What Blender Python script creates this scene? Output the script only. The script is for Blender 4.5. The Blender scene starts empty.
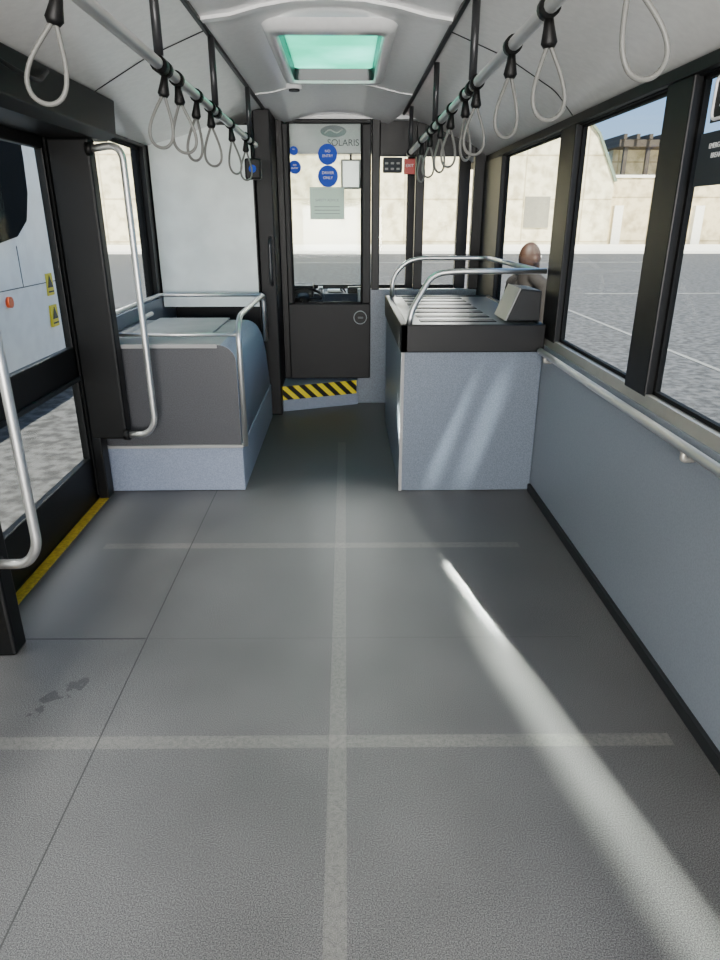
import bpy, bmesh, math, random
from mathutils import Vector, Matrix
random.seed(4)
SC=bpy.context.scene
COL=SC.collection

# ------------------------------------------------------------------ materials
def lin(h):
    h=h.lstrip('#'); c=[int(h[i:i+2],16)/255 for i in (0,2,4)]
    return tuple((x/12.92 if x<=0.04045 else ((x+0.055)/1.055)**2.4) for x in c)+(1,)
def newmat(name):
    m=bpy.data.materials.new(name); m.use_nodes=True
    nt=m.node_tree; b=nt.nodes.get('Principled BSDF')
    return m,nt,b
def mat(name,hexc,rough=0.5,metal=0.0,speck=0.0,scale=300,coat=0.0,spec=.5):
    m,nt,b=newmat(name); c=lin(hexc)
    b.inputs['Base Color'].default_value=c
    b.inputs['Roughness'].default_value=rough
    b.inputs['Metallic'].default_value=metal
    b.inputs['Specular IOR Level'].default_value=spec
    if coat: b.inputs['Coat Weight'].default_value=coat
    tc=nt.nodes.new('ShaderNodeTexCoord')
    nz=nt.nodes.new('ShaderNodeTexNoise'); nz.inputs['Scale'].default_value=scale if speck else 6
    nz.inputs['Detail'].default_value=3
    nt.links.new(tc.outputs['Object'],nz.inputs['Vector'])
    s=speck if speck else 0.05
    rp=nt.nodes.new('ShaderNodeValToRGB')
    rp.color_ramp.elements[0].position=0.38; rp.color_ramp.elements[1].position=0.62
    rp.color_ramp.elements[0].color=tuple(max(0,x*(1-s)) for x in c[:3])+(1,)
    rp.color_ramp.elements[1].color=tuple(min(1,x*(1+s)) for x in c[:3])+(1,)
    nt.links.new(nz.outputs['Fac'],rp.inputs['Fac'])
    nt.links.new(rp.outputs['Color'],b.inputs['Base Color'])
    return m
def glassmat(name,tint,gl=0.06,rough=0.02):
    m=bpy.data.materials.new(name); m.use_nodes=True; nt=m.node_tree; nt.nodes.clear()
    o=nt.nodes.new('ShaderNodeOutputMaterial'); t=nt.nodes.new('ShaderNodeBsdfTransparent')
    g=nt.nodes.new('ShaderNodeBsdfGlossy'); x=nt.nodes.new('ShaderNodeMixShader')
    t.inputs['Color'].default_value=lin(tint); g.inputs['Roughness'].default_value=rough
    x.inputs['Fac'].default_value=gl
    nt.links.new(t.outputs[0],x.inputs[1]); nt.links.new(g.outputs[0],x.inputs[2]); nt.links.new(x.outputs[0],o.inputs[0])
    return m
def transl(name,c1,c2,fac,kind):
    m=bpy.data.materials.new(name); m.use_nodes=True; nt=m.node_tree; nt.nodes.clear()
    o=nt.nodes.new('ShaderNodeOutputMaterial'); t=nt.nodes.new('ShaderNodeBsdfTranslucent')
    g=nt.nodes.new(kind); x=nt.nodes.new('ShaderNodeMixShader')
    tc=nt.nodes.new('ShaderNodeTexCoord'); nz=nt.nodes.new('ShaderNodeTexNoise'); nz.inputs['Scale'].default_value=2.2; nz.inputs['Detail'].default_value=3
    nt.links.new(tc.outputs['Object'],nz.inputs['Vector'])
    rp=nt.nodes.new('ShaderNodeValToRGB'); rp.color_ramp.elements[0].position=.35; rp.color_ramp.elements[1].position=.65
    rp.color_ramp.elements[0].color=lin(c1); rp.color_ramp.elements[1].color=lin(c2)
    nt.links.new(nz.outputs['Fac'],rp.inputs['Fac']); nt.links.new(rp.outputs[0],t.inputs['Color'])
    g.inputs['Color'].default_value=lin(c2); x.inputs['Fac'].default_value=fac
    nt.links.new(t.outputs[0],x.inputs[1]); nt.links.new(g.outputs[0],x.inputs[2]); nt.links.new(x.outputs[0],o.inputs[0])
    return m
class NB:
    def __init__(s,nt): s.nt=nt
    def val(s,op,a,b=None):
        n=s.nt.nodes.new('ShaderNodeMath'); n.operation=op
        for i,v in enumerate((a,b)):
            if v is None: continue
            if isinstance(v,(int,float)): n.inputs[i].default_value=v
            else: s.nt.links.new(v,n.inputs[i])
        return n.outputs[0]
    def band(s,v,lo,hi): return s.val('MULTIPLY',s.val('GREATER_THAN',v,lo),s.val('LESS_THAN',v,hi))

def floor_mat():
    m,nt,b=newmat('floor_vinyl'); N=NB(nt)
    tc=nt.nodes.new('ShaderNodeTexCoord'); sp=nt.nodes.new('ShaderNodeSeparateXYZ')
    nt.links.new(tc.outputs['Object'],sp.inputs[0]); X,Y=sp.outputs[0],sp.outputs[1]
    def noise(sc,det=3):
        n=nt.nodes.new('ShaderNodeTexNoise'); n.inputs['Scale'].default_value=sc; n.inputs['Detail'].default_value=det
        nt.links.new(tc.outputs['Object'],n.inputs['Vector']); return n.outputs['Fac']
    n1=noise(330,3); n2=noise(2.2,5); n3=noise(70,4)
    rp=nt.nodes.new('ShaderNodeValToRGB'); e=rp.color_ramp.elements
    e[0].position=.38; e[0].color=lin('#313131'); e[1].position=.66; e[1].color=lin('#717070')
    nt.links.new(n1,rp.inputs['Fac'])
    mx=nt.nodes.new('ShaderNodeMix'); mx.data_type='RGBA'; mx.blend_type='MULTIPLY'; mx.inputs[0].default_value=1
    nt.links.new(rp.outputs[0],mx.inputs[6])
    g=N.val('ADD',N.val('MULTIPLY',n2,.8),.6)
    cb=nt.nodes.new('ShaderNodeCombineColor')
    for i in range(3): nt.links.new(g,cb.inputs[i])
    nt.links.new(cb.outputs[0],mx.inputs[7])
    col=mx.outputs[2]
    def over(col,mask,hexc,amt=1.0):
        q=nt.nodes.new('ShaderNodeMix'); q.data_type='RGBA'
        nt.links.new(N.val('MULTIPLY',mask,amt),q.inputs[0]); nt.links.new(col,q.inputs[6]); q.inputs[7].default_value=lin(hexc)
        return q.outputs[2]
    Yw=N.val('ADD',Y,N.val('MULTIPLY',X,.012)); 
    wear=N.val('MINIMUM',N.val('MAXIMUM',N.val('SUBTRACT',N.val('MULTIPLY',n3,2.0),.35),.35),1.0)
    lon=N.val('MULTIPLY',N.band(X,-.062,-.008),N.band(Y,-3,4.6))
    col=over(col,N.val('MULTIPLY',lon,wear),'#7e7c76',.52)
    c1=N.val('MULTIPLY',N.band(Yw,1.597,1.65),N.band(X,-1.3,1.0))
    col=over(col,N.val('MULTIPLY',c1,wear),'#7e7c76',.55)
    c2=N.val('MULTIPLY',N.band(Yw,2.93,2.985),N.band(X,-1.2,.85))
    col=over(col,N.val('MULTIPLY',c2,wear),'#84817a',.5)
    s1=N.val('MULTIPLY',N.band(X,-.778,-.773),N.band(Y,-3,3.72))
    s2=N.val('MULTIPLY',N.band(Yw,2.168,2.178),N.band(X,-1.5,-.78))
    s3=N.val('MULTIPLY',N.band(Yw,2.169,2.174),N.band(X,-.78,.9))
    col=over(col,s1,'#121212',.8); col=over(col,s2,'#121212',.7); col=over(col,s3,'#161616',.3)
    dx=N.val('MULTIPLY',N.val('ADD',N.val('ADD',X,.99),N.val('MULTIPLY',N.val('SUBTRACT',Y,1.84),-.6)),1/.05)
    dy=N.val('MULTIPLY',N.val('SUBTRACT',Y,1.84),1/.11)
    d=N.val('ADD',N.val('MULTIPLY',dx,dx),N.val('MULTIPLY',dy,dy))
    st=N.val('MULTIPLY',N.val('LESS_THAN',d,1.0),N.val('GREATER_THAN',noise(17,5),.52))
    col=over(col,st,'#161616',.5)
    nt.links.new(col,b.inputs['Base Color'])
    nt.links.new(N.val('ADD',N.val('MULTIPLY',n2,.22),.34),b.inputs['Roughness'])
    b.inputs['Specular IOR Level'].default_value=.5
    bp=nt.nodes.new('ShaderNodeBump'); bp.inputs['Strength'].default_value=.08; bp.inputs['Distance'].default_value=.001
    nt.links.new(n1,bp.inputs['Height']); nt.links.new(bp.outputs[0],b.inputs['Normal'])
    return m
def stripe_mat():
    m,nt,b=newmat('hazard_stripes'); N=NB(nt)
    tc=nt.nodes.new('ShaderNodeTexCoord'); sp=nt.nodes.new('ShaderNodeSeparateXYZ'); nt.links.new(tc.outputs['Object'],sp.inputs[0])
    f=N.val('FRACT',N.val('MULTIPLY',N.val('SUBTRACT',sp.outputs[0],N.val('MULTIPLY',sp.outputs[2],-1.0)),1/.105))
    q=nt.nodes.new('ShaderNodeMix'); q.data_type='RGBA'; nt.links.new(N.val('GREATER_THAN',f,.5),q.inputs[0])
    q.inputs[6].default_value=lin('#e8d21c'); q.inputs[7].default_value=lin('#101010')
    nt.links.new(q.outputs[2],b.inputs['Base Color']); b.inputs['Roughness'].default_value=.5
    return m
def brickish(name,a,bc,sx,sy):
    m,nt,b=newmat(name)
    tc=nt.nodes.new('ShaderNodeTexCoord'); mp=nt.nodes.new('ShaderNodeMapping'); mp.inputs['Rotation'].default_value=(math.pi/2,0,0)
    br=nt.nodes.new('ShaderNodeTexBrick'); br.offset=0; br.inputs['Scale'].default_value=1
    br.inputs['Brick Width'].default_value=sx; br.inputs['Row Height'].default_value=sy; br.inputs['Mortar Size'].default_value=.06
    br.inputs['Color1'].default_value=lin(a); br.inputs['Color2'].default_value=lin(a); br.inputs['Mortar'].default_value=lin(bc)
    nt.links.new(tc.outputs['Object'],mp.inputs[0]); nt.links.new(mp.outputs[0],br.inputs['Vector'])
    nz=nt.nodes.new('ShaderNodeTexNoise'); nz.inputs['Scale'].default_value=1.6; nz.inputs['Detail'].default_value=8; nt.links.new(tc.outputs['Object'],nz.inputs['Vector'])
    rp=nt.nodes.new('ShaderNodeValToRGB'); rp.color_ramp.elements[0].position=.34; rp.color_ramp.elements[0].color=(.60,.58,.54,1); rp.color_ramp.elements[1].position=.58; rp.color_ramp.elements[1].color=(1,1,1,1)
    nt.links.new(nz.outputs['Fac'],rp.inputs['Fac'])
    mx=nt.nodes.new('ShaderNodeMix'); mx.data_type='RGBA'; mx.blend_type='MULTIPLY'; mx.inputs[0].default_value=1
    nt.links.new(br.outputs[0],mx.inputs[6]); nt.links.new(rp.outputs[0],mx.inputs[7]); nt.links.new(mx.outputs[2],b.inputs['Base Color'])
    b.inputs['Roughness'].default_value=.85
    return m

M=dict(
 floor=floor_mat(), perf=mat('cream_cove_panel','#efeeea',.2,speck=.03,scale=30), hazard=stripe_mat(),
 white=mat('ceiling_white','#f8f8f7',.2,speck=.02,scale=40),
 cream=mat('cream_trim','#cfcabc',.45),
 black=mat('black_frame','#08090a',.45,spec=.3), blackp=mat('black_plastic','#090909',.5,spec=.3), rubber=mat('rubber','#0c0c0c',.7,spec=.2),
 char=mat('charcoal_door','#0e0f11',.5,spec=.3), dgrey=mat('dark_grey','#232527',.5,spec=.3),
 blue=mat('speckled_blue_laminate','#66707d',.36,speck=.18,scale=170),
 bluel=mat('pale_blue_laminate','#838da0',.5,speck=.16,scale=170), bside=mat('pale_blue_side_laminate','#a2abbb',.75,speck=.12,scale=170,spec=.2),
 grey=mat('speckled_grey_laminate','#434448',.42,speck=.22,scale=170),
 wallp=mat('wall_laminate','#7e858e',.36,speck=.07,scale=170), rim=mat('black_counter_rim','#0d0e0f',.45,spec=.3),
 ctop=mat('counter_top_grey','#5d5e60',.35), lid=mat('matt_grey_lid','#b3b2b0',.95,spec=.08),
 chrome=mat('brushed_steel','#e6e5e2',.42,metal=1), alu=mat('satin_aluminium','#b9b6ad',.42,metal=.7),
 yellow=mat('yellow_edge','#b59a2c',.6,speck=.2,scale=60), sill=mat('ribbed_sill','#1c1e20',.4,metal=.4),
 stick=mat('sticker_yellow','#e6cc1e',.5),
 panelw=mat('frosted_panel','#ecf3f1',.25), strapg=mat('grey_strap_plastic','#6c6c68',.45), post=mat('stanchion_grey','#3b3c3e',.35,metal=.5),
 paper=transl('paper','#e2f4e8','#eefaf2',.5,'ShaderNodeBsdfDiffuse'), teal=transl('teal_roof_glass','#5fc9b2','#9ae6d6',.05,'ShaderNodeBsdfGlossy'),
 bluec=mat('sign_blue','#0f48c8',.5,spec=.2), ink=mat('ink','#1b232c',.6), whites=mat('white_print','#f2f2f2',.5),
 red=mat('sign_red','#b8261f',.4), boxg=mat('light_grey_plastic','#9a9a98',.5), logo=mat('logo_grey','#9ba0a3',.4),logod=mat('logo_dark_grey','#50565a',.4),
 glass=glassmat('window_glass','#f1f4f3',.03), glassd=glassmat('door_glass','#f0f3f2',.015,.06), green=mat('grey_roof_edge','#74806f',.5),
 asph=mat('asphalt','#484849',.9,speck=.5,scale=9), paint=mat('road_paint','#7d7d7a',.8),
 conc=brickish('concrete_panels','#e2d1aa','#b4a582',6,3.2), bld=brickish('rendered_building','#efe4c2','#c8bb98',4.5,3.0), pale=mat('pale_concrete','#f4f0e2',.8), dark=mat('dark_opening','#8a8678',.7), slab=mat('canopy_brown','#42392f',.7),
 busw=mat('bus_white','#fbf6ee',.4), busg=mat('bus_dark_glass','#14181b',.8,spec=.03), tyre=mat('tyre','#151515',.8), orange=mat('marker_orange','#d8501c',.4),
 skin=mat('skin','#3c2517',.6), shirt=mat('dark_brown_shirt','#1e1815',.85), pants=mat('navy_trousers','#1f2430',.85), hair=mat('short_dark_hair','#1a1411',.8), eye=mat('eye_white','#e8e4de',.3),
)

# ------------------------------------------------------------------ mesh helpers
def link(o): COL.objects.link(o); return o
def mkobj(name,bm,mats,smooth=False,bevel=0,segs=2):
    bmesh.ops.recalc_face_normals(bm,faces=bm.faces)
    me=bpy.data.meshes.new(name); bm.to_mesh(me); bm.free()
    for m in (mats if isinstance(mats,(list,tuple)) else [mats]): me.materials.append(m)
    if smooth:
        for p in me.polygons: p.use_smooth=True
    o=link(bpy.data.objects.new(name,me))
    if bevel:
        b=o.modifiers.new('bevel','BEVEL'); b.width=bevel; b.segments=segs; b.limit_method='ANGLE'; b.angle_limit=math.radians(40)
    return o
def addbox(bm,x0,x1,y0,y1,z0,z1,mi=0):
    vs=[bm.verts.new(v) for v in ((x0,y0,z0),(x1,y0,z0),(x1,y1,z0),(x0,y1,z0),(x0,y0,z1),(x1,y0,z1),(x1,y1,z1),(x0,y1,z1))]
    for f in ((3,2,1,0),(4,5,6,7),(0,1,5,4),(1,2,6,5),(2,3,7,6),(3,0,4,7)):
        bm.faces.new([vs[i] for i in f]).material_index=mi
def boxes(name,lst,mats,bevel=0.003):
    bm=bmesh.new()
    for b in lst: addbox(bm,*b)
    return mkobj(name,bm,mats,bevel=bevel)
def box(name,x0,x1,y0,y1,z0,z1,m,bevel=0.003): return boxes(name,[(x0,x1,y0,y1,z0,z1)],m,bevel)
def prism(name,poly,axis,a,b,m,bevel=.003):
    bm=bmesh.new()
    def P(u,v,t): return {'x':(t,u,v),'y':(u,t,v),'z':(u,v,t)}[axis]
    A=[bm.verts.new(P(u,v,a)) for u,v in poly]; B=[bm.verts.new(P(u,v,b)) for u,v in poly]
    bm.faces.new(A); bm.faces.new(B[::-1]); n=len(poly)
    for i in range(n): bm.faces.new((A[i],B[i],B[(i+1)%n],A[(i+1)%n]))
    return mkobj(name,bm,m,bevel=bevel)
def fillet(pts,r,seg=7):
    pts=[Vector(p) for p in pts]; out=[pts[0]]
    for i in range(1,len(pts)-1):
        a,b,c=pts[i-1],pts[i],pts[i+1]
        d1=(a-b); d2=(c-b); rr=min(r,d1.length*.48,d2.length*.48)
        p=b+d1.normalized()*rr; q=b+d2.normalized()*rr
        for k in range(seg+1):
            t=k/seg; out.append(p*(1-t)**2+b*2*t*(1-t)+q*t*t)
    out.append(pts[-1]); return out
def sweep(bm,pts,r,n=12,closed=False,mi=0,ry=None):
    pts=[Vector(p) for p in pts]; N=len(pts); rings=[]
    def tan(i):
        if closed: return (pts[(i+1)%N]-pts[i-1]).normalized()
        if i==0: return (pts[1]-pts[0]).normalized()
        if i==N-1: return (pts[-1]-pts[-2]).normalized()
        return (pts[i+1]-pts[i-1]).normalized()
    t0=tan(0); u=t0.orthogonal().normalized()
    for i in range(N):
        t=tan(i); u=(u-t*u.dot(t)).normalized(); w=t.cross(u)
        R=r[i] if isinstance(r,(list,tuple)) else r
        rings.append([bm.verts.new(pts[i]+u*math.cos(2*math.pi*k/n)*R+w*math.sin(2*math.pi*k/n)*(ry or R)) for k in range(n)])
    for i in range(N if closed else N-1):
        A,B=rings[i],rings[(i+1)%N]
        for k in range(n): bm.faces.new((A[k],A[(k+1)%n],B[(k+1)%n],B[k])).material_index=mi
    if not closed:
        bm.faces.new(rings[0][::-1]).material_index=mi; bm.faces.new(rings[-1]).material_index=mi
def tube(name,pts,r,m,fl=.06,closed=False,n=12,ry=None):
    bm=bmesh.new(); P=pts if closed or len(pts)<3 else fillet(pts,fl)
    sweep(bm,P,r,n,closed,ry=ry); return mkobj(name,bm,m,smooth=True)
def tubes(name,lst,r,m,fl=.06):
    bm=bmesh.new()
    for pts in lst: sweep(bm,pts if len(pts)<3 else fillet(pts,fl),r,12)
    return mkobj(name,bm,m,smooth=True)
def disc(name,c,r,axis,th,m,n=32):
    c=Vector(c); a={'x':Vector((1,0,0)),'y':Vector((0,1,0)),'z':Vector((0,0,1))}[axis]
    bm=bmesh.new(); sweep(bm,[c-a*th/2,c+a*th/2],r,n); return mkobj(name,bm,m)
def text(name,s,loc,size,m,rot=(math.pi/2,0,0),align='CENTER',ext=.0005):
    cu=bpy.data.curves.new(name,'FONT'); cu.body=s; cu.size=size; cu.align_x=align; cu.align_y='CENTER'; cu.extrude=ext
    o=bpy.data.objects.new(name,cu); link(o); bpy.context.view_layer.update()
    me=bpy.data.meshes.new_from_object(o.evaluated_get(bpy.context.evaluated_depsgraph_get()))
    COL.objects.unlink(o); bpy.data.objects.remove(o)
    me.transform(Matrix.Translation(loc)@Matrix.Rotation(rot[2],4,'Z')@Matrix.Rotation(rot[0],4,'X')@Matrix.Rotation(rot[1],4,'Z'))
    me.materials.clear(); me.materials.append(m)
    return link(bpy.data.objects.new(name,me))
def parent(c,p):
    c.parent=p; c.matrix_parent_inverse=Matrix.Translation(-Vector(p.location))
def label(o,l,c,g=None):
    o['label']=l; o['category']=c
    if g: o['group']=g
    return o
def thing(name,loc,parts,l,c,g=None):
    e=link(bpy.data.objects.new(name,None)); e.location=loc; e.empty_display_size=.1
    for p in parts: parent(p,e)
    return label(e,l,c,g)
def struct(o,l=None):
    o['kind']='structure'
    if l: o['label']=l
    return o

# ------------------------------------------------------------------ floor
fl=boxes('floor',[(-1.42,1.10,-2.6,6.38,-.08,0)],M['floor'],0); struct(fl,'grey speckled vinyl bus floor with worn strips')
struct(box('trim_1',-1.43,-1.38,1.05,3.66,.0005,.006,M['yellow'],0),'worn yellow door edge strip')
bm=bmesh.new()
for i in range(6): addbox(bm,-1.56+i*.023,-1.56+i*.023+.014,1.05,3.66,-.03,.0)
addbox(bm,-1.58,-1.42,1.05,3.66,-.08,-.02)
struct(mkobj('trim_2',bm,M['sill']),'ribbed black door sill')
# ------------------------------------------------------------------ right wall
PX0,PX1=1.09,1.17
struct(boxes('wall_right',[
 (PX0,PX1,-2.6,6.45,-.30,.86,0),(1.10,PX1,-2.6,6.45,.86,.905,1),
 (1.11,PX1,-2.6,6.45,1.92,2.25,2),(1.11,PX1,-2.6,-1.9,.9,1.93,0)],[M['wallp'],M['alu'],M['black']],0),'pale blue-grey laminate side wall')
struct(box('wall_foot_strip',1.072,1.10,-2.6,3.655,0,.045,M['dgrey']),'dark grey strip along the wall foot')  # thin dark strip along the bottom of the wall
struct(box('trim_3',1.085,1.125,-2.6,5.2,1.925,1.965,M['black']),'black window head trim')
posts=[(5.1,6.1),(3.51,3.75),(2.37,2.56),(1.0,1.2),(-.4,-.2)]
k=4
for a,b in posts:
    struct(box('trim_%d'%k,1.095,1.155,a,b,.895,1.93,M['black'],.006),'black window post'); k+=1
wins=[(3.75,5.1),(2.56,3.51),(1.2,2.37),(-.2,1.0),(-1.9,-.4)]
def sidewin(n,x,a,b,z0,z1,s=1):
    fr=boxes('window_%d'%n,[(x,x+.02,a,b,z0,z0+.02),(x,x+.02,a,b,z1-.02,z1),(x,x+.02,a,a+.018,z0,z1),(x,x+.02,b-.018,b,z0,z1)],M['rubber'],0)
    struct(fr,'fixed side window with black rubber seal')
    g=box('glass',x+.005,x+.010,a+.01,b-.01,z0+.01,z1-.01,M['glass'],0); parent(g,fr)
    return fr
n=1
for a,b in wins: sidewin(n,1.125,a,b,.9,1.93); n+=1
# ------------------------------------------------------------------ left wall
struct(boxes('wall_left',[
 (-1.50,-1.41,3.66,6.45,-.30,.95,0),(-1.50,-1.41,3.66,6.45,1.98,2.3,1),(-1.5,-1.41,3.66,3.82,.95,1.98,1),(-1.5,-1.41,5.2,5.6,.95,1.98,1),
 (-1.50,-1.41,-2.6,1.05,-.3,.9,0),(-1.50,-1.41,-2.6,1.05,1.93,2.3,1),(-1.5,-1.41,-2.6,-1.9,.9,1.93,1),(-1.5,-1.41,.9,1.05,.9,1.93,1)],[M['wallp'],M['black']],0),'side wall with black window surrounds')
sidewin(n,-1.46,3.82,5.2,.95,1.98); n+=1
sidewin(n,-1.46,-1.9,.9,.9,1.93); n+=1
sidewin(n,-1.46,5.6,6.4,.95,1.98); n+=1
struct(boxes('wall_back',[(-1.5,1.17,-2.66,-2.6,-.3,.9),(-1.5,1.17,-2.66,-2.6,2.0,2.35),(-1.5,-1.2,-2.66,-2.6,.9,2.0),(.9,1.17,-2.66,-2.6,.9,2.0)],M['wallp'],0),'rear wall')
# ------------------------------------------------------------------ passenger doors (two leaves)
def leaf(n,a,b):
    x0,x1=-1.475,-1.435
    fr=boxes('door_%d'%n,[(x0,x1,a,b,1.82,1.90),(x0,x1,a,b,.71,.88),(x0,x1,a,b,.005,.26),(x0,x1,a,a+.07,.005,1.9),(x0,x1,b-.07,b,.005,1.9)],M['black'],.006)
    struct(fr,'black glazed folding door leaf')
    for z0,z1 in ((.25,.72),(.87,1.83)):
        g=box('glass',x0+.015,x0+.021,a+.06,b-.06,z0,z1,M['glassd'],0); parent(g,fr)
    s=box('seal',x1-.002,x1+.012,b-.05,b-.03,.03,1.88,M['rubber'],.004); parent(s,fr)
    rl=box('rail',x1,x1+.012,a+.05,b-.06,.70,.725,M['dgrey'],.003); parent(rl,fr)
leaf(2,2.36,3.61); leaf(3,1.08,2.35)
cov=struct(prism('trim_20',[(-1.5,1.89),(-1.43,1.87),(-1.2,1.87),(-1.15,1.90),(-1.14,2.055),(-1.2,2.045),(-1.40,1.99),(-1.5,1.99)],'y',-.0,3.78,M['black'],.006),'black door mechanism cover')
def grab(nm,y,l):
    far=y>3
    pil=box('pillar',-1.43,-1.225,y+.0,y+.09,.36 if far else 0.0,1.872,M['black'],.012)
    t=tube('handle',[(-1.22,y-.01,1.82),(-1.06,y-.03,1.84),(-1.05,y-.04,.47),(-1.10,y-.03,.40),(-1.22,y-.01,.39)],.017,M['chrome'],.09)
    f1=tube('flange',[(-1.235,y-.01,1.82),(-1.205,y-.01,1.82)],.03,M['blackp']); f2=tube('flange',[(-1.235,y-.01,.39),(-1.205,y-.01,.39)],.03,M['blackp'])
    ps=[pil,t,f1,f2]
    if far: ps.append(box('post',-1.43,-1.375,y+.0,y+.09,.002,.37,M['black'],.006))
    return thing('grab_pole',(-1.32,y+.05,0),ps,l,'grab pole')
g1=grab('a',3.575,'black door pillar with curved brushed steel grab tube beside luggage box')
g2=grab('b',2.08,'black door pillar with curved steel grab tube beside glazed door')

# ------------------------------------------------------------------ ceiling
prof=[(-1.50,2.0),(-1.40,2.0),(-1.15,2.06),(-.85,2.16),(-.575,2.25),(-.45,2.265),(-.33,2.295),(-.2,2.315),(-.06,2.32),(.08,2.315),(.21,2.295),(.34,2.265),(.445,2.25),(.72,2.16),(.98,2.06),(1.10,1.975),(1.17,1.965)]
ys=[-2.6,-1,0,1,2,3,3.42,4.58,4.9,5.15,5.35,5.5,5.6,6.45]
def drop(x,y):
    if abs(x+.06)<.5 and y>4.85: return -.075*min(1,((y-4.85)/.7))**1.6
    return 0
bm=bmesh.new(); g=[[bm.verts.new((x,y,z+drop(x,y))) for x,z in prof] for y in ys]
for j in range(len(ys)-1):
    for i in range(len(prof)-1):
        if 6<=i<=9 and ys[j]>=3.42 and ys[j+1]<=4.58: continue
        f=bm.faces.new((g[j][i],g[j][i+1],g[j+1][i+1],g[j+1][i]))
        f.material_index=0 if 4<=i<=11 else 1; f.smooth=True
ce=mkobj('ceiling',bm,[M['white'],M['perf']]); struct(ce,'curved white bus ceiling with glossy cream coves')
struct(boxes('trim_21',[(-.585,-.565,-2.6,5.6,2.232,2.25)],M['black'],.004),'black ceiling joint strip')
struct(boxes('trim_22',[(.435,.455,-2.6,5.6,2.232,2.25)],M['black'],.004),'black ceiling joint strip')
def rib(nm,y,w,h,m):
    bm=bmesh.new(); q=prof[4:13]
    for i in range(len(q)-1):
        (x0,z0),(x1,z1)=q[i],q[i+1]
        d0,d1=drop(x0,y),drop(x1,y)
        vs=[bm.verts.new(v) for v in ((x0,y,z0+d0),(x1,y,z1+d1),(x1,y+w,z1+d1),(x0,y+w,z0+d0),(x0,y,z0-h+d0),(x1,y,z1-h+d1),(x1,y+w,z1-h+d1),(x0,y+w,z0-h+d0))]
        for f in ((4,5,6,7),(0,1,5,4),(2,3,7,6)): bm.faces.new([vs[t] for t in f])
    return struct(mkobj(nm,bm,m),'white ceiling rib')
rib('trim_23',3.12,.05,.012,M['white']); rib('trim_24',2.86,.03,.008,M['white']) ; rib('trim_25',4.84,.02,.006,M['white'])
def coverib(nm,y,side):
    q=prof[12:16] if side>0 else prof[1:5]
    pts=[(x,y+.25*((abs(x+.06)-.5)/.6)**2,z-.0015) for x,z in q]
    return struct(tube(nm,pts,.0025,M['dgrey'],.05),'curved cove panel joint')
k=27
for y in (1.6,3.3):
    coverib('trim_%d'%k,y,1); k+=1; coverib('trim_%d'%k,y,-1); k+=1
hx0,hx1,hy0,hy1=-.345,.225,3.36,4.62
def rrect(x0,x1,y0,y1,r_,z_):
    out=[]
    for cx,cy,a0 in ((x1-r_,y1-r_,0),(x0+r_,y1-r_,90),(x0+r_,y0+r_,180),(x1-r_,y0+r_,270)):
        for t in range(7):
            a=math.radians(a0+t*15); out.append((cx+r_*math.cos(a),cy+r_*math.sin(a),z_))
    return out
bm=bmesh.new(); RR=[rrect(hx0-.02,hx1+.02,hy0-.03,hy1+.02,.07,2.302),rrect(hx0,hx1,hy0,hy1,.06,2.268),rrect(hx0+.045,hx1-.045,hy0+.09,hy1-.07,.04,2.262),rrect(hx0+.052,hx1-.052,hy0+.10,hy1-.078,.03,2.275),rrect(hx0+.06,hx1-.06,hy0+.12,hy1-.095,.03,2.36)]
RV=[[bm.verts.new(p) for p in q] for q in RR]
for a in range(4):
    for i in range(28):
        f=bm.faces.new((RV[a][i],RV[a][(i+1)%28],RV[a+1][(i+1)%28],RV[a+1][i])); f.smooth=(a<2); f.material_index=1 if a==3 else 0
fr=mkobj('frame',bm,[M['white'],M['post']])
gl=box('glass',hx0+.04,hx1-.04,hy0+.10,hy1-.07,2.335,2.34,M['teal'],0)
thing('roof_hatch',(-.06,3.99,2.255),[fr,gl],'roof hatch with rounded white frame and mint tinted glass','roof hatch')
b1=disc('body',(-.31,4.74,2.275),.05,'z',.03,M['white']); b2=disc('lens',(-.31,4.74,2.257),.034,'z',.012,M['dgrey'])
thing('ceiling_speaker',(-.31,4.74,2.25),[b1,b2],'small round grey ceiling speaker by the roof hatch','speaker')

# ------------------------------------------------------------------ hanging rails
def hrail(x,y1,ps,l,extra=()):
    parts=[tube('rail',[(x,-2.2,1.95),(x,y1-.15,1.95),(x,y1,1.95)],.017,M['chrome'])]
    for y in ps:
        parts.append(tube('hanger',[(x,y,1.975),(x,y,2.235)],.0145,M['post']))
        parts.append(tube('clamp',[(x,y-.03,1.95),(x,y+.03,1.95)],.024,M['blackp']))
    return thing('ceiling_grab_rail',(x,2,1.95),parts,l,'grab rail')
hrail(-.57,4.75,[-1,.6,2.4,3.36,4.5],'long brushed steel overhead grab rail with dark hangers, near the doors')
hrail(.465,5.35,[-1,.9,2.76,3.84,5.2],'long brushed steel overhead grab rail with dark hangers, near the windows')
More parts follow.
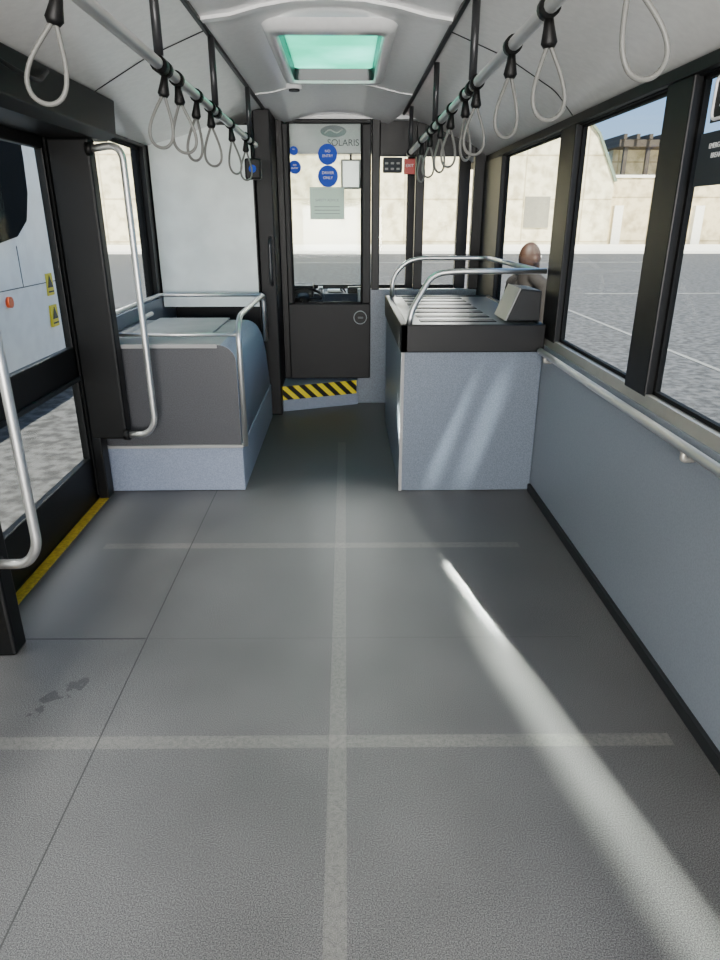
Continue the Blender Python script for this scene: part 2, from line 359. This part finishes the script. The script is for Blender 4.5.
# ------------------------------------------------------------------ hanging straps
def strap0(loc):
    x,y,z=loc
    clip=tube('clip',[(x,y-.018,z),(x,y+.018,z)],.024,M['blackp'],n=16)
    bm=bmesh.new(); sweep(bm,[(x,y,z-.02),(x,y,z-.045),(x,y,z-.070),(x,y,z-.080)],[.010,.014,.019,.013],14); tg=mkobj('tongue',bm,M['blackp'],smooth=True)
    pts=[]
    W=.060; Hh=.168
    for i in range(44):
        t=i/44*2*math.pi
        yy=(1-math.cos(t))/2
        pts.append((x+W*math.sin(t)*(yy**.85),y,z-.060-Hh*yy))
    lp=tube('loop',pts,.0052,M['strapg'],closed=True,n=8)
    return thing('hanging_strap',loc,[clip,tg,lp],'grey looped hand strap on black clip hanging from steel rail','hand strap','hand straps on the overhead rails')
base=strap0((-.57,1.62,1.95)); base.rotation_euler=(0,.30,0)
def cp(src,loc,rz,ry):
    e=src.copy(); COL.objects.link(e); e.location=loc; e.rotation_euler=(0,ry,0)
    for c in src.children:
        d=c.copy(); COL.objects.link(d); d.parent=e; d.matrix_parent_inverse=c.matrix_parent_inverse.copy()
        if not c.name.startswith('clip'):
            d.matrix_parent_inverse=Matrix.Rotation(rz,4,'Z')@c.matrix_parent_inverse
    return e
for y,rz,ry in ((2.46,.7,.16),(2.62,.5,-.06),(2.95,1.0,.12),(3.22,.7,0),(3.75,.9,-.08),(4.3,.8,.03)): cp(base,(-.57,y,1.95),rz,ry)
for y,rz,ry in ((1.36,.1,-.38),(1.78,.2,-.10),(2.13,.5,.02),(2.66,.3,.0),(2.9,.9,-.05),(3.25,.6,.04),(3.6,.8,0),(4.0,.6,.05),(4.45,.9,0)): cp(base,(.465,y,1.95),rz,ry)

# ------------------------------------------------------------------ left luggage box over wheel arch
Y0=3.70; XL=-1.405; XR=-.612
bs=boxes('plinth',[(XL,-.605,Y0-.01,5.28,.002,.275)],M['bluel'],.006)
edge=box('plinth_edge',XL,-.60,Y0-.018,Y0+.06,.268,.285,M['boxg'],.004)
def bsec(y,h):
    R_=min(.10,max(.001,(h-.275)*.9))
    pts=[(XL,.27),(XR,.27),(XR,h-R_)]+[(XR-R_+R_*math.cos(t),h-R_+R_*math.sin(t)) for t in [i*math.pi/16 for i in range(1,8)]]+[(XR-R_,h),(XL,h)]
    return [(a,y,b) for a,b in pts]
secs=[(Y0,.862),(Y0+.01,.866),(4.5,.866),(4.7,.862),(4.82,.845),(4.93,.80),(5.03,.73),(5.12,.63),(5.20,.49),(5.26,.36),(5.28,.285)]
bm=bmesh.new(); RV=[[bm.verts.new(p) for p in bsec(y,h)] for y,h in secs]; n_=len(RV[0])
for a in range(len(RV)-1):
    for i in range(n_):
        f=bm.faces.new((RV[a][i],RV[a][(i+1)%n_],RV[a+1][(i+1)%n_],RV[a+1][i])); f.smooth=(1<=i<=n_-2)
        f.material_index=1 if 1<=i<=8 else (2 if i>8 and a<4 else 1)
bm.faces.new(RV[0]).material_index=0; bm.faces.new(RV[-1]).material_index=1
body=mkobj('body',bm,[M['grey'],M['bside'],M['lid']])
ft=boxes('front_trim',[(XL,XR-.10,Y0-.008,Y0+.004,.845,.868)],M['boxg'],.002)
top=boxes('top_tray',[(-1.28,-.80,4.05,4.70,.867,.877)],M['lid'],.003)
r=.016
rails=[tube('rail',[(-.585,3.675,.285),(-.585,3.675,.95),(-.60,3.85,1.0),(-.60,4.95,1.0),(-.60,5.02,.98),(-.60,5.04,.66)],r,M['chrome'],.13),
 tube('rail',[(-.60,3.69,.92),(-1.36,3.69,.92)],.010,M['chrome']),
 tube('rail',[(-1.37,3.78,.865),(-1.37,3.78,.99),(-1.37,5.1,.99),(-.62,5.1,.99)],.014,M['chrome'],.06),
 tube('rail',[(-1.12,3.78,.85),(-1.12,3.78,1.0),(-1.12,3.95,1.0)],.012,M['chrome'],.04)]
thing('luggage_box',(-1.0,4.5,0),[bs,edge,body,ft,top]+rails,'grey speckled wheel-arch luggage box with steel guard rails','luggage box')
pf=box('panel',-1.40,-.665,5.30,5.32,.88,2.13,M['panelw'],.003)
pe=boxes('frame',[(-.665,-.655,5.29,5.33,.0,2.18)],M['black'],.002)
thing('partition_panel',(-1.03,5.31,0),[pf,pe],'pale frosted partition panel behind luggage box','partition')
# ------------------------------------------------------------------ bulkhead column left of driver door
struct(boxes('trim_40',[(-.655,-.53,5.345,5.76,.0,2.24)],M['char'],.01),'charcoal bulkhead column')
struct(boxes('trim_41',[(-.53,-.475,5.72,5.76,.225,2.22)],M['black'],.006),'black door jamb')
h=tube('pull_handle',[(-.565,5.35,1.38),(-.565,5.28,1.36),(-.565,5.28,1.06),(-.565,5.35,1.04)],.014,M['post'],.04)
label(h,'dark grey vertical pull handle on bulkhead column','handle')
struct(box('wall_front',-1.41,-.655,5.70,5.76,-.1,2.3,M['dgrey'],0),'closed partition behind the luggage area')
st=prism('body',[(-.60,5.42),(.10,5.68),(.10,5.95),(-.60,5.95)],'z',.0,.215,M['bluel'],.004)
hz=boxes('hazard_strip',[(-.37,.36,-.004,.0,.10,.215)],M['hazard'],0)
ang=math.atan2(.26,.70); hz.rotation_euler=(0,0,ang); hz.location=(-.25,5.55-.002,0)
bpy.context.view_layer.update()
e=thing('cab_step',(-.25,5.7,0),[st],'raised driver cab step with yellow and black hazard strip','step')
hz.parent=e; hz.matrix_parent_inverse=Matrix.Translation(-Vector(e.location))
hz['label']='yellow and black diagonal striped warning strip'
dx0,dx1,dy0,dy1,dz0,dz1=-.475,.205,5.66,5.70,.235,2.215
dr=boxes('door_1',[(dx0,dx1,dy0,dy1,dz0,.86),(dx0,dx1,dy0,dy1,2.185,dz1),(dx0,dx0+.045,dy0,dy1,.86,2.185),(dx1-.07,dx1,dy0,dy1,.86,2.185)],M['char'],.008)
struct(dr,'charcoal driver cab door with tall window')
for o in (box('glass',dx0+.04,dx1-.065,dy0+.018,dy0+.023,.85,2.19,M['glassd'],0),
          boxes('seal',[(dx0+.045,dx1-.07,dy0-.004,dy0+.002,.86,.875),(dx0+.045,dx0+.057,dy0-.004,dy0+.002,.86,2.185),(dx1-.082,dx1-.07,dy0-.004,dy0+.002,.86,2.185)],M['rubber'],0)):
    parent(o,dr)
lk=disc('lock',(.12,dy0-.008,.75),.055,'y',.02,M['blackp']); parent(lk,dr)
lr=tube('ring',[(.12+.052*math.cos(i*math.pi/16),dy0-.017,.75+.052*math.sin(i*math.pi/16)) for i in range(32)],.0035,M['logo'],closed=True); parent(lr,lk)
kn=boxes('knob',[(.10,.145,dy0-.03,dy0-.018,.742,.758)],M['logod'],.004); parent(kn,lk)
struct(boxes('trim_42',[(.21,.275,5.66,5.74,.97,2.24)],M['black'],.008),'black pillar beside cab door')
struct(boxes('wall_dash',[(.10,1.09,5.72,5.80,0,.97)],M['blue'],.005),'blue-grey lower front panel')
struct(boxes('trim_43',[(-.5,1.1,5.66,5.9,2.215,2.26)],M['white'],.006),'white header over cab door')
def rsticker(x,z,rr,words,l):
    d=disc('disc',(x,dy0+.014,z),rr,'y',.003,M['bluec'])
    ps=[d]
    for i,wd in enumerate(words): ps.append(text('lettering',wd,(x,dy0+.0115,z+rr*.3-i*rr*.45),rr*.36,M['whites']))
    thing('round_sticker',(x,dy0+.014,z-rr),ps,l,'sticker','blue stickers on the cab door')
rsticker(-.13,1.975,.074,['NO','ENTRY'],'round blue sticker with white lettering on cab door glass')
rsticker(-.13,1.822,.078,['DRIVER','ONLY'],'larger round blue sticker with white lettering on cab door glass')
rsticker(-.385,1.885,.048,['NO','ENTRY'],'small round blue sticker with white print on cab door glass')
rsticker(-.39,2.00,.032,['NO'],'tiny round blue sticker on cab door glass')
pn=box('sheet',-.275,-.005,dy0+.012,dy0+.0135,1.51,1.745,M['paper'],0)
ps=[pn,text('lettering','SAFETY ADVICE',(-.14,dy0+.0105,1.65),.026,M['logo'])]
for i in range(3): ps.append(box('print_line',-.24,-.04,dy0+.0105,dy0+.0115,1.60-.025*i,1.605-.025*i,M['logo'],0))
thing('paper_notice',(-.14,dy0+.014,1.51),ps,'pale greenish printed paper notice taped inside cab door glass','notice')
ws=boxes('window_12',[(-1.41,1.10,6.38,6.44,.80,.95),(-1.41,1.10,6.38,6.44,2.04,2.3),(.55,.66,6.36,6.44,.9,2.1),(1.0,1.10,6.36,6.44,.9,2.1),(-1.41,-1.3,6.36,6.44,.9,2.1)],M['black'],.005)
struct(ws,'front windscreen with black surround')
g=box('glass',-1.3,1.05,6.40,6.406,.93,2.06,M['glass'],0); parent(g,ws)
struct(box('wall_front.001',-1.5,1.17,6.38,6.44,-.3,.80,M['dgrey'],0),'front bulkhead below windscreen')
hd=box('panel',-.5,.26,5.76,5.86,1.99,2.21,M['white'],.01)
lg=[hd,text('lettering','SOLARIS',(-.01,5.757,2.062),.066,M['logod'])]
bm=bmesh.new(); 
N_=36; sweep(bm,[(-.085,5.757,2.142),(-.085,5.7555,2.142)],.10,N_)
for v in bm.verts: v.co.z=2.142+(v.co.z-2.142)*.42
lg.append(mkobj('emblem',bm,M['logo']))
lg.append(tube('emblem_swoosh',[(-.155,5.754,2.126),(-.115,5.754,2.159),(-.06,5.754,2.126),(-.015,5.754,2.156)],.005,M['whites'],.03))
mf=boxes('mirror_frame',[(-.03,.13,5.90,5.92,1.74,1.96)],M['boxg'],.02); mg=box('mirror_glass',-.018,.118,5.894,5.90,1.752,1.948,M['chrome'],.01)
mr=tube('mirror_arm',[(.05,5.91,1.96),(.05,5.87,2.02),(.05,5.84,2.02)],.01,M['blackp'])
thing('destination_header',(-.1,5.81,1.985),lg+[mf,mg,mr],'white header box with grey emblem, lettering and small mirror','header box')
db=prism('body',[(5.98,.002),(5.98,.70),(5.95,.84),(6.05,.90),(6.34,.92),(6.36,.70),(6.36,.002)],'x',-1.35,1.05,M['dgrey'],.01)
bn=prism('binnacle',[(5.98,.87),(6.0,.97),(6.12,1.0),(6.2,.90)],'x',-.52,-.28,M['blackp'],.01)
cen=Vector((-.36,5.88,.88)); R=.17; pts=[cen+Vector((R*math.cos(t),R*.75*math.sin(t),R*.4*math.sin(t))) for t in [i*2*math.pi/40 for i in range(40)]]
sw=tube('steering_wheel',pts,.013,M['blackp'],closed=True); hb=tube('hub',[cen+Vector((0,-.01,.02)),cen+Vector((0,.02,-.03))],.05,M['blackp'])
sk=tubes('spokes',[[cen+Vector((-R,0,0)),cen+Vector((R,0,0))],[cen,cen+Vector((0,-R*.75,-R*.4))]],.011,M['blackp'])
co=tube('steering_column',[cen,(-.36,6.05,.75)],.025,M['blackp'])
parent(hb,sw); parent(sk,sw)
cl=[box('radio_unit',.02,.14,6.08,6.18,.90,.955,M['blackp'],.006),tube('radio_cord',[(.0,6.1,.91),(-.03,6.08,.96),(-.05,6.1,.93),(-.02,6.14,.91)],.006,M['blackp'],.02),prism('switch_pod',[(6.02,.89),(6.03,.95),(6.1,.965),(6.14,.90)],'x',-.24,-.2,M['post'],.004),box('clipboard',-.16,-.04,6.12,6.26,.912,.925,M['whites'],.001)]
thing('dashboard',(-.1,6.1,.0),[db,bn,sw,co]+cl,'dark grey dashboard with steering wheel below windscreen','dashboard')
pb=box('body',.30,.45,5.72,5.76,1.85,1.96,M['ink'],.008); pcs=[box('button',.315+.045*i,.340+.045*i,5.716,5.722,1.87+.04*j,1.885+.04*j,M['boxg'],.002) for i in range(3) for j in range(2)]
thing('control_panel',(.37,5.74,1.85),[pb]+pcs,'small dark control panel with pale buttons beside cab door','control panel')
sb=box('body',.465,.55,5.72,5.75,1.84,1.95,M['red'],.004); sx=text('lettering','EXIT',(.508,5.717,1.90),.030,M['whites'])
thing('red_sign',(.51,5.735,1.84),[sb,sx],'small red sign with white lettering by the windscreen','sign')
struct(boxes('trim_44',[(.275,1.11,5.74,5.80,1.97,2.24),(.56,.63,5.72,5.8,.97,2.2),(1.02,1.11,5.72,5.8,.97,2.2)],M['black'],.006),'black entry frame beside the windscreen')

# ------------------------------------------------------------------ right counter
cx0,cx1,cy0,cy1=.31,1.088,3.66,5.18
cb=box('body',cx0,cx1,cy0,cy1,.002,.83,M['blue'],.006)
fr=boxes('rim',[(cx0-.012,cx1,cy0-.014,cy0+.03,.825,.975),(cx0-.012,cx0+.03,cy0-.014,cy1+.01,.825,.975),(cx0-.012,cx1,cy1-.03,cy1+.01,.825,.975),(cx1-.03,cx1,cy0,cy1,.825,.975)],M['rim'],.006)
tp=box('top',cx0+.02,cx1-.02,cy0+.02,cy1-.02,.90,.968,M['ctop'],.003)
sl=boxes('slats',[(.42,.85,3.80+.20*i,3.80+.20*i+.095,.966,.972) for i in range(7)],M['blackp'],.002)
cs=boxes('corner_strip',[(cx0-.006,cx0+.012,cy0-.006,cy0+.012,.002,.825)],M['boxg'],.002)
z=1.245
R=[tube('guard_rail',[(.345,3.69,.97),(.36,3.70,1.05),(.47,3.75,1.23),(.60,3.75,z),(1.09,3.75,z)],.016,M['chrome'],.10),
   tube('guard_rail',[(.345,5.12,.97),(.35,5.12,1.12),(.45,5.12,1.22),(.55,5.12,z),(1.04,5.12,z),(1.05,4.9,z),(1.05,3.78,z)],.016,M['chrome'],.10)]
thing('luggage_counter',(.7,4.4,0),[cb,fr,tp,sl,cs]+R,'speckled blue-grey luggage counter with black rim and steel rails','counter')
wb=prism('body',[(.90,.976),(.97,1.15),(1.085,1.14),(1.085,.976)],'y',3.77,4.08,M['dgrey'],.008)
wf=prism('sloped_face',[(.892,.978),(.962,1.155),(.97,1.15),(.90,.974)],'y',3.78,4.07,M['boxg'],.003)
thing('console_box',(.99,4.0,.976),[wb,wf],'wedge-shaped grey console box standing on counter','console box')
wr=[tube('rail',[(1.055,3.60,.84),(1.055,-2.3,.84)],.017,M['chrome'])]
for y in (3.5,1.95,.5): wr.append(tubes('bracket',[[(1.09,y,.80),(1.055,y,.80),(1.055,y,.835)]],.010,M['alu'],.01))
thing('wall_handrail',(1.06,2,.79),wr,'brushed steel handrail along laminate wall under windows','handrail')
def sign(y0,y1,z0,z1,m,words,l,sz,icon=False):
    b=box('plate',1.108,1.112,y0,y1,z0,z1,m,.0)
    ps=[b]
    if icon:
        cy=(y0+y1)/2; cz=(z0+z1)/2; a=(y1-y0)/2-.008; c_=(z1-z0)/2-.008; q=[]
        for sy,sz_ in ((1,1),(-1,1),(-1,-1),(1,-1)):
            for t in range(5):
                an=math.atan2(sz_,sy)-math.pi/4+t*math.pi/8
                q.append((1.1065,cy+sy*(a-.02)+.02*math.cos(an),cz+sz_*(c_-.02)+.02*math.sin(an)))
        ps.append(tube('border',q,.005,M['whites'],closed=True,n=6))
        ps.append(tubes('pictogram',[[(1.1065,cy+.03,cz-.025),(1.1065,cy-.02,cz+.015)],[(1.1065,cy-.035,cz+.0),(1.1065,cy-.005,cz+.032)]],.006,M['whites']))
    for i,wd in enumerate(words): ps.append(text('lettering',wd,(1.106,(y0+y1)/2,z1-.04-i*sz*1.35),sz,M['whites'],rot=(math.pi/2,0,-math.pi/2)))
    thing('window_sign',(1.11,(y0+y1)/2,z0),ps,l,'sign')
sign(2.08,2.25,1.775,1.905,M['blackp'],[],'black plate with rounded white border and hammer pictogram on window post',.02,True)
sign(2.0,2.29,1.60,1.75,M['ink'],['EMERGENCY EXIT','BREAK GLASS'],'dark plate with small white lettering on window post',.020)
vb=[box('body',-.62,-.52,4.55,4.62,1.74,1.86,M['blackp'],.012),disc('lens',(-.57,4.546,1.80),.022,'y',.01,M['bluec'])]
vb.append(tube('stem',[(-.57,4.585,1.85),(-.57,4.585,1.935)],.012,M['blackp']))
thing('security_camera',(-.57,4.585,1.74),vb,'small black camera box hanging from overhead rail','camera')
hs=tube('cable',[(-1.13,2.35,2.02),(-1.09,2.5,1.97),(-1.09,2.75,1.96),(-1.13,2.95,2.03)],.008,M['blackp'],.08)
parent(hs,cov)

# ------------------------------------------------------------------ outside
gz=-.35
o=box('ground',-90,120,-60,140,gz-.2,gz,M['asph'],0); struct(o,'grey asphalt apron')
for x0,x1,y0,y1 in ((-8,16,33,33.2),(4.9,4.98,8,16),(6.5,14,18.5,18.62)):
    label(box('road_marking',x0,x1,y0,y1,gz+.001,gz+.008,M['paint'],0),'faded pale painted line on asphalt','road marking','road markings')
wl=[boxes('wall_body',[(-60,60,56,56.6,gz,4.6)],M['conc'],0),boxes('coping',[(-60,60,55.9,56.7,4.6,4.8)],M['pale'],0),boxes('kerb',[(-60,60,42,53.9,gz,gz+.15)],M['pale'],0)]
for i in range(9): wl.append(box('pillar',21.0+i*3.2,21.7+i*3.2,55.5,56,gz,3.4 if i%2 else 2.6,M['pale'],0))
thing('retaining_wall',(0,56,gz),wl,'long pale concrete retaining wall with pillars in sunlight','wall')
bd=prism('body',[(-40,gz),(-40,13),(13,13),(18.6,7.4),(20.2,4.2),(20.2,gz)],'y',54.2,55.8,M['bld'],0)
op=[box('opening',x,x+1.9,54.1,54.25,1.0,3.2,M['dark'],0) for x in (13.6,)]
ge=prism('roof_edge',[(13,13),(18.6,7.4),(20.2,4.2),(20.4,4.25),(18.72,7.5),(13.1,13.12)],'y',54.0,55.9,M['green'],0)
for x in (10.6,16.8): op.append(box('pillar',x,x+.8,54.0,54.2,gz,4.2,M['pale'],0))
thing('terminal_building',(-10,55,gz),[bd,ge]+op,'large pale rendered building with sloping roof edge','building')
cn=[box('roof',21.5,30,57.5,62,6.9,7.4,M['slab'],.02),box('facade',22,29.5,60,61,4.3,6.9,M['bld'],0)]
for i in range(9): cn.append(box('beam',21.6+i*1.0,21.85+i*1.0,57.0,62,7.4,7.75,M['slab'],.0))
for i in range(5): cn.append(box('column',22.0+i*1.8,22.3+i*1.8,57.7,58.0,4.3,6.9,M['slab'],.0))
pil=box('base_wall',21.8,29.6,57.9,61.2,gz,4.3,M['conc'],0)
thing('canopy_building',(26,60,gz),cn+[pil],'low building with dark slatted canopy roof','building')
def bus():
    X1=-3.1
    # side wall profile (x,z): vertical upper body, lower body curving inward
    pr=[(X1-.10,2.75),(X1-.02,2.6),(X1,2.3),(X1,.9),(X1-.02,.5),(X1-.08,.15),(X1-.18,gz+.16)]
    yl=[(-8,0,0),(7.4,0,0),(7.9,0,.02),(8.2,0,.08),(8.4,0,.22),(8.5,0,.45)]
    bm=bmesh.new(); G=[]
    for y,_,ins in yl:
        row=[bm.verts.new((-5.7+ins,y,gz+.16)),bm.verts.new((-5.7+ins,y,2.75))]+[bm.verts.new((x-ins,y,z_)) for x,z_ in pr]; G.append(row)
    m_=len(G[0])
    for a in range(len(G)-1):
        for i in range(m_):
            f=bm.faces.new((G[a][i],G[a][(i+1)%m_],G[a+1][(i+1)%m_],G[a+1][i])); f.smooth=True
    bm.faces.new(G[0]); bm.faces.new(G[-1])
    b=mkobj('body',bm,M['busw'])
    w=prism('side_glass',[(0,1.3),(6.3,1.3),(6.75,1.36),(7.0,1.5),(7.12,1.75),(7.15,2.05),(7.15,2.28),(0,2.28)],'x',X1-.02,X1+.012,M['busg'],.004)
    ps=[b,w]
    for y in (5.3,6.2): ps.append(box('window_divider',X1+.008,X1+.022,y,y+.05,1.32,2.27,M['boxg'],.003))
    ps.append(boxes('panel_seam',[(X1-.01,X1+.003,6.7,6.71,.9,1.28)],M['dgrey'],0))
    ps.append(boxes('panel_seam',[(X1-.01,X1+.003,5.2,7.9,.90,.908)],M['dgrey'],0))
    ty=tube('wheel',[(X1-.35,4.6,gz+.48),(X1-.04,4.6,gz+.48)],.48,M['tyre'],n=40)
    rm=tube('hub',[(X1-.05,4.6,gz+.48),(X1-.02,4.6,gz+.48)],.27,M['boxg'],n=32); parent(rm,ty); ps.append(ty)
    ps.append(disc('marker_lamp',(X1+.0,6.36,.80),.05,'x',.05,M['orange']))
    for zz in (.88,.56):
        pl=box('warning_sticker',X1-.02,X1+.006,7.22,7.38,zz-.11,zz+.11,M['stick'],0)
        tri=prism('triangle',[(7.24,zz-.03),(7.36,zz-.03),(7.30,zz+.09)],'x',X1+.006,X1+.012,M['ink'],0); parent(tri,pl)
        tx=boxes('print',[(X1+.006,X1+.012,7.24,7.36,zz-.08,zz-.065)],M['ink'],0); parent(tx,pl)
        ps.append(pl)
    thing('airport_bus',(-4.4,2,gz),ps,'white airport bus with dark side glass and yellow warning stickers','bus')
bus()

# ------------------------------------------------------------------ person standing outside
def person(loc,rz,sc):
    bm=bmesh.new()
    def cap(a,b,r0,r1,k=8):
        a=Vector(a);b=Vector(b); d=(b-a); n=d.normalized()
        pts=[a-n*r0*.86,a-n*r0*.5]+[a.lerp(b,i/4) for i in range(5)]+[b+n*r1*.5,b+n*r1*.86]
        rr=[r0*.5,r0*.86]+[r0+(r1-r0)*i/4 for i in range(5)]+[r1*.86,r1*.5]
        sweep(bm,pts,rr,14)
    def ell(c,rx,ry,rz_):
        m=Matrix.Translation(c)@Matrix.Diagonal((rx,ry,rz_,1)); bmesh.ops.create_uvsphere(bm,u_segments=20,v_segments=14,radius=1,matrix=m)
    ell((0,0,1.62),.077,.098,.118); ell((0,-.03,1.56),.058,.07,.068)
    ell((0,-.103,1.605),.013,.02,.026); ell((.08,.0,1.60),.012,.022,.033); ell((-.08,.0,1.60),.012,.022,.033)
    ell((0,-.092,1.555),.026,.012,.011)
    cap((0,.015,1.42),(0,.0,1.53),.074,.066)
    ell((0,.0,1.28),.17,.115,.19); ell((0,0,1.08),.145,.105,.17); ell((0,.0,.94),.16,.115,.12)
    for s in (-1,1):
        cap((s*.05,0,1.475),(s*.175,0,1.41),.055,.062)
        cap((s*.19,0,1.38),(s*.235,.02,1.10),.054,.042); cap((s*.235,.02,1.10),(s*.245,-.05,.86),.040,.027)
        ell((s*.247,-.065,.81),.018,.038,.05)
        for i,L in enumerate((.055,.07,.075,.065)):
            y=-.095+i*.02
            cap((s*.247,y,.775),(s*.244,y-.003,.775-L*.55),.0095,.009); cap((s*.244,y-.003,.775-L*.55),(s*.234,y,.775-L),.009,.0075)
        cap((s*.245,-.10,.82),(s*.238,-.125,.775),.011,.009)
        cap((s*.09,0,.90),(s*.10,.0,.50),.085,.055); cap((s*.10,0,.50),(s*.11,.02,.10),.054,.036)
        cap((s*.11,.02,.05),(s*.12,-.13,.035),.045,.036)
    me=bpy.data.meshes.new('tmp'); bm.to_mesh(me); bm.free()
    o=link(bpy.data.objects.new('tmp',me))
    rm=o.modifiers.new('r','REMESH'); rm.mode='VOXEL'; rm.voxel_size=.0085; sm=o.modifiers.new('s','SMOOTH'); sm.iterations=4; sm.factor=.5
    bpy.context.view_layer.update()
    me2=bpy.data.meshes.new_from_object(o.evaluated_get(bpy.context.evaluated_depsgraph_get())); COL.objects.unlink(o); bpy.data.objects.remove(o)
    me2.materials.clear()
    for m in ('skin','shirt','pants','tyre','hair'): me2.materials.append(M[m])
    for p in me2.polygons:
        c=p.center; p.use_smooth=True
        if c.z<.09: k=3
        elif c.z<.97 and abs(c.x)<.215: k=2
        elif c.z>1.515 : k=0
        elif abs(c.x)>.2 and c.z<1.12: k=0
        else: k=1
        p.material_index=k
    b=link(bpy.data.objects.new('body',me2))
    eyes=[]
    for s in (-1,1):
        bm=bmesh.new(); bmesh.ops.create_uvsphere(bm,u_segments=12,v_segments=8,radius=.0115,matrix=Matrix.Translation((s*.03,-.088,1.625))); eyes.append(mkobj('eye',bm,M['eye'],smooth=True))
    e=thing('person',(0,0,0),[b]+eyes,'bald person in dark brown top standing outside the side window','person')
    e.location=loc; e.rotation_euler=(0,0,rz); e.scale=(sc,sc,sc)
person((1.455,5.5,gz),2.05,.975)

# ------------------------------------------------------------------ light
w=bpy.data.worlds.new('World'); SC.world=w; w.use_nodes=True; nt=w.node_tree
bg=nt.nodes['Background']
tc=nt.nodes.new('ShaderNodeTexCoord'); sp=nt.nodes.new('ShaderNodeSeparateXYZ'); nt.links.new(tc.outputs['Generated'],sp.inputs[0])
rp=nt.nodes.new('ShaderNodeValToRGB'); e=rp.color_ramp.elements
e[0].position=0.0; e[0].color=(.70,.82,.95,1); e[1].position=1.0; e[1].color=(.20,.38,.76,1)
q=e.new(.06); q.color=(.45,.68,.98,1); q=e.new(.2); q.color=(.26,.50,.93,1)
nt.links.new(sp.outputs[2],rp.inputs['Fac']); nt.links.new(rp.outputs[0],bg.inputs[0]); bg.inputs[1].default_value=1.8
def lamp(kind,name,loc,tgt,energy,**kw):
    l=bpy.data.lights.new(name,kind); l.energy=energy
    for a,b in kw.items(): setattr(l,a,b)
    o=link(bpy.data.objects.new(name,l)); o.location=loc
    o.rotation_euler=(Vector(tgt)-Vector(loc)).to_track_quat('-Z','Y').to_euler(); return o
lamp('SUN','sun',(0,-30,39),(0,0,0),21,angle=.01,color=(1,.94,.83))
for x in (-.35,.25):  # unseen fill lamps added behind the camera to brighten the interior
    lamp('AREA','ceiling_fill',(x,-1.1,2.22),(x,-1.1,0),5,shape='RECTANGLE',size=.15,size_y=2.2,color=(1,.95,.88))
# added fill lamp outside the unseen rear window, brightens the cabin
lamp('AREA','rear_fill',(-.15,-2.9,1.30),(-.15,3,2.7),370,shape='RECTANGLE',size=1.9,size_y=1.0,color=(1,.96,.91))
# added fill lamps, out of view above the side windows and glazed doors
def sidelight(nm,loc,tgt,sx,sy,en):
    l=bpy.data.lights.new(nm,'AREA'); l.shape='RECTANGLE'; l.size=sx; l.size_y=sy; l.energy=en; l.color=(1,.96,.91); l.spread=math.radians(70)
    o=link(bpy.data.objects.new(nm,l)); Z=(Vector(loc)-Vector(tgt)).normalized(); Y=Vector((0,1,0)); X=Y.cross(Z).normalized(); Y=Z.cross(X)
    o.matrix_world=Matrix.Translation(loc)@Matrix((X,Y,Z)).transposed().to_4x4()
sidelight('side_fill',(3.1,1.2,3.95),(.1,1.2,0),1.2,4.6,95)
sidelight('door_fill',(-2.8,2.0,3.7),(-.7,2.0,0),.9,3.4,60)
# low light from ahead entering through the windscreen
for tx,ty,sw_,sh_,en,spd in ((.550,2.47,.030,.16,5.5,.9),(.69,1.48,.06,.44,4.2,1.9)):
    g=Vector((.2,-1,-.30)); tg=Vector((tx,ty,0))
    lamp('AREA','sun_glint',tg-g*(4.75+ty),tg,en,shape='RECTANGLE',size=sw_,size_y=sh_,spread=math.radians(spd),color=(1,.97,.9))
for gx,tx,en in ((.17,.15,12),(-.12,-.55,8)):  # second beam is an added fill for the left side of the floor
    g=Vector((gx,-1,-.38)); tg=Vector((tx,1.4,0))
    lamp('AREA','windscreen_glare_fill',tg-g*12,tg,en,shape='RECTANGLE',size=2.4,size_y=1.6,spread=math.radians(14),color=(1,.97,.92))
# light shafts on the counter front, entering through a side window
d=Vector((-.38,.46,-1)).normalized(); L=Vector((0,1,.46)).normalized()
for px,wd,en in ((.58,.06,.45),(.78,.05,.35)):
    ld=bpy.data.lights.new('side_glint','AREA'); ld.shape='RECTANGLE'; ld.size=wd; ld.size_y=.26; ld.spread=math.radians(3.0); ld.energy=en
    lo=link(bpy.data.objects.new('side_glint',ld)); Zx=-d; Yx=(L-Zx*L.dot(Zx)).normalized(); Xx=Yx.cross(Zx)
    R3=Matrix((Xx,Yx,Zx)).transposed().to_4x4(); lo.matrix_world=Matrix.Translation(Vector((px,3.66,.36))-d*3.2)@R3

# ------------------------------------------------------------------ camera
cam=bpy.data.cameras.new('camera'); cam.sensor_fit='VERTICAL'; cam.sensor_height=36; cam.lens=665/960*36; cam.clip_start=.02; cam.clip_end=500
co=link(bpy.data.objects.new('camera',cam)); co.location=(0,0,1.5)
co.rotation_euler=(math.radians(90-21.3),0,math.radians(-1.2)); SC.camera=co
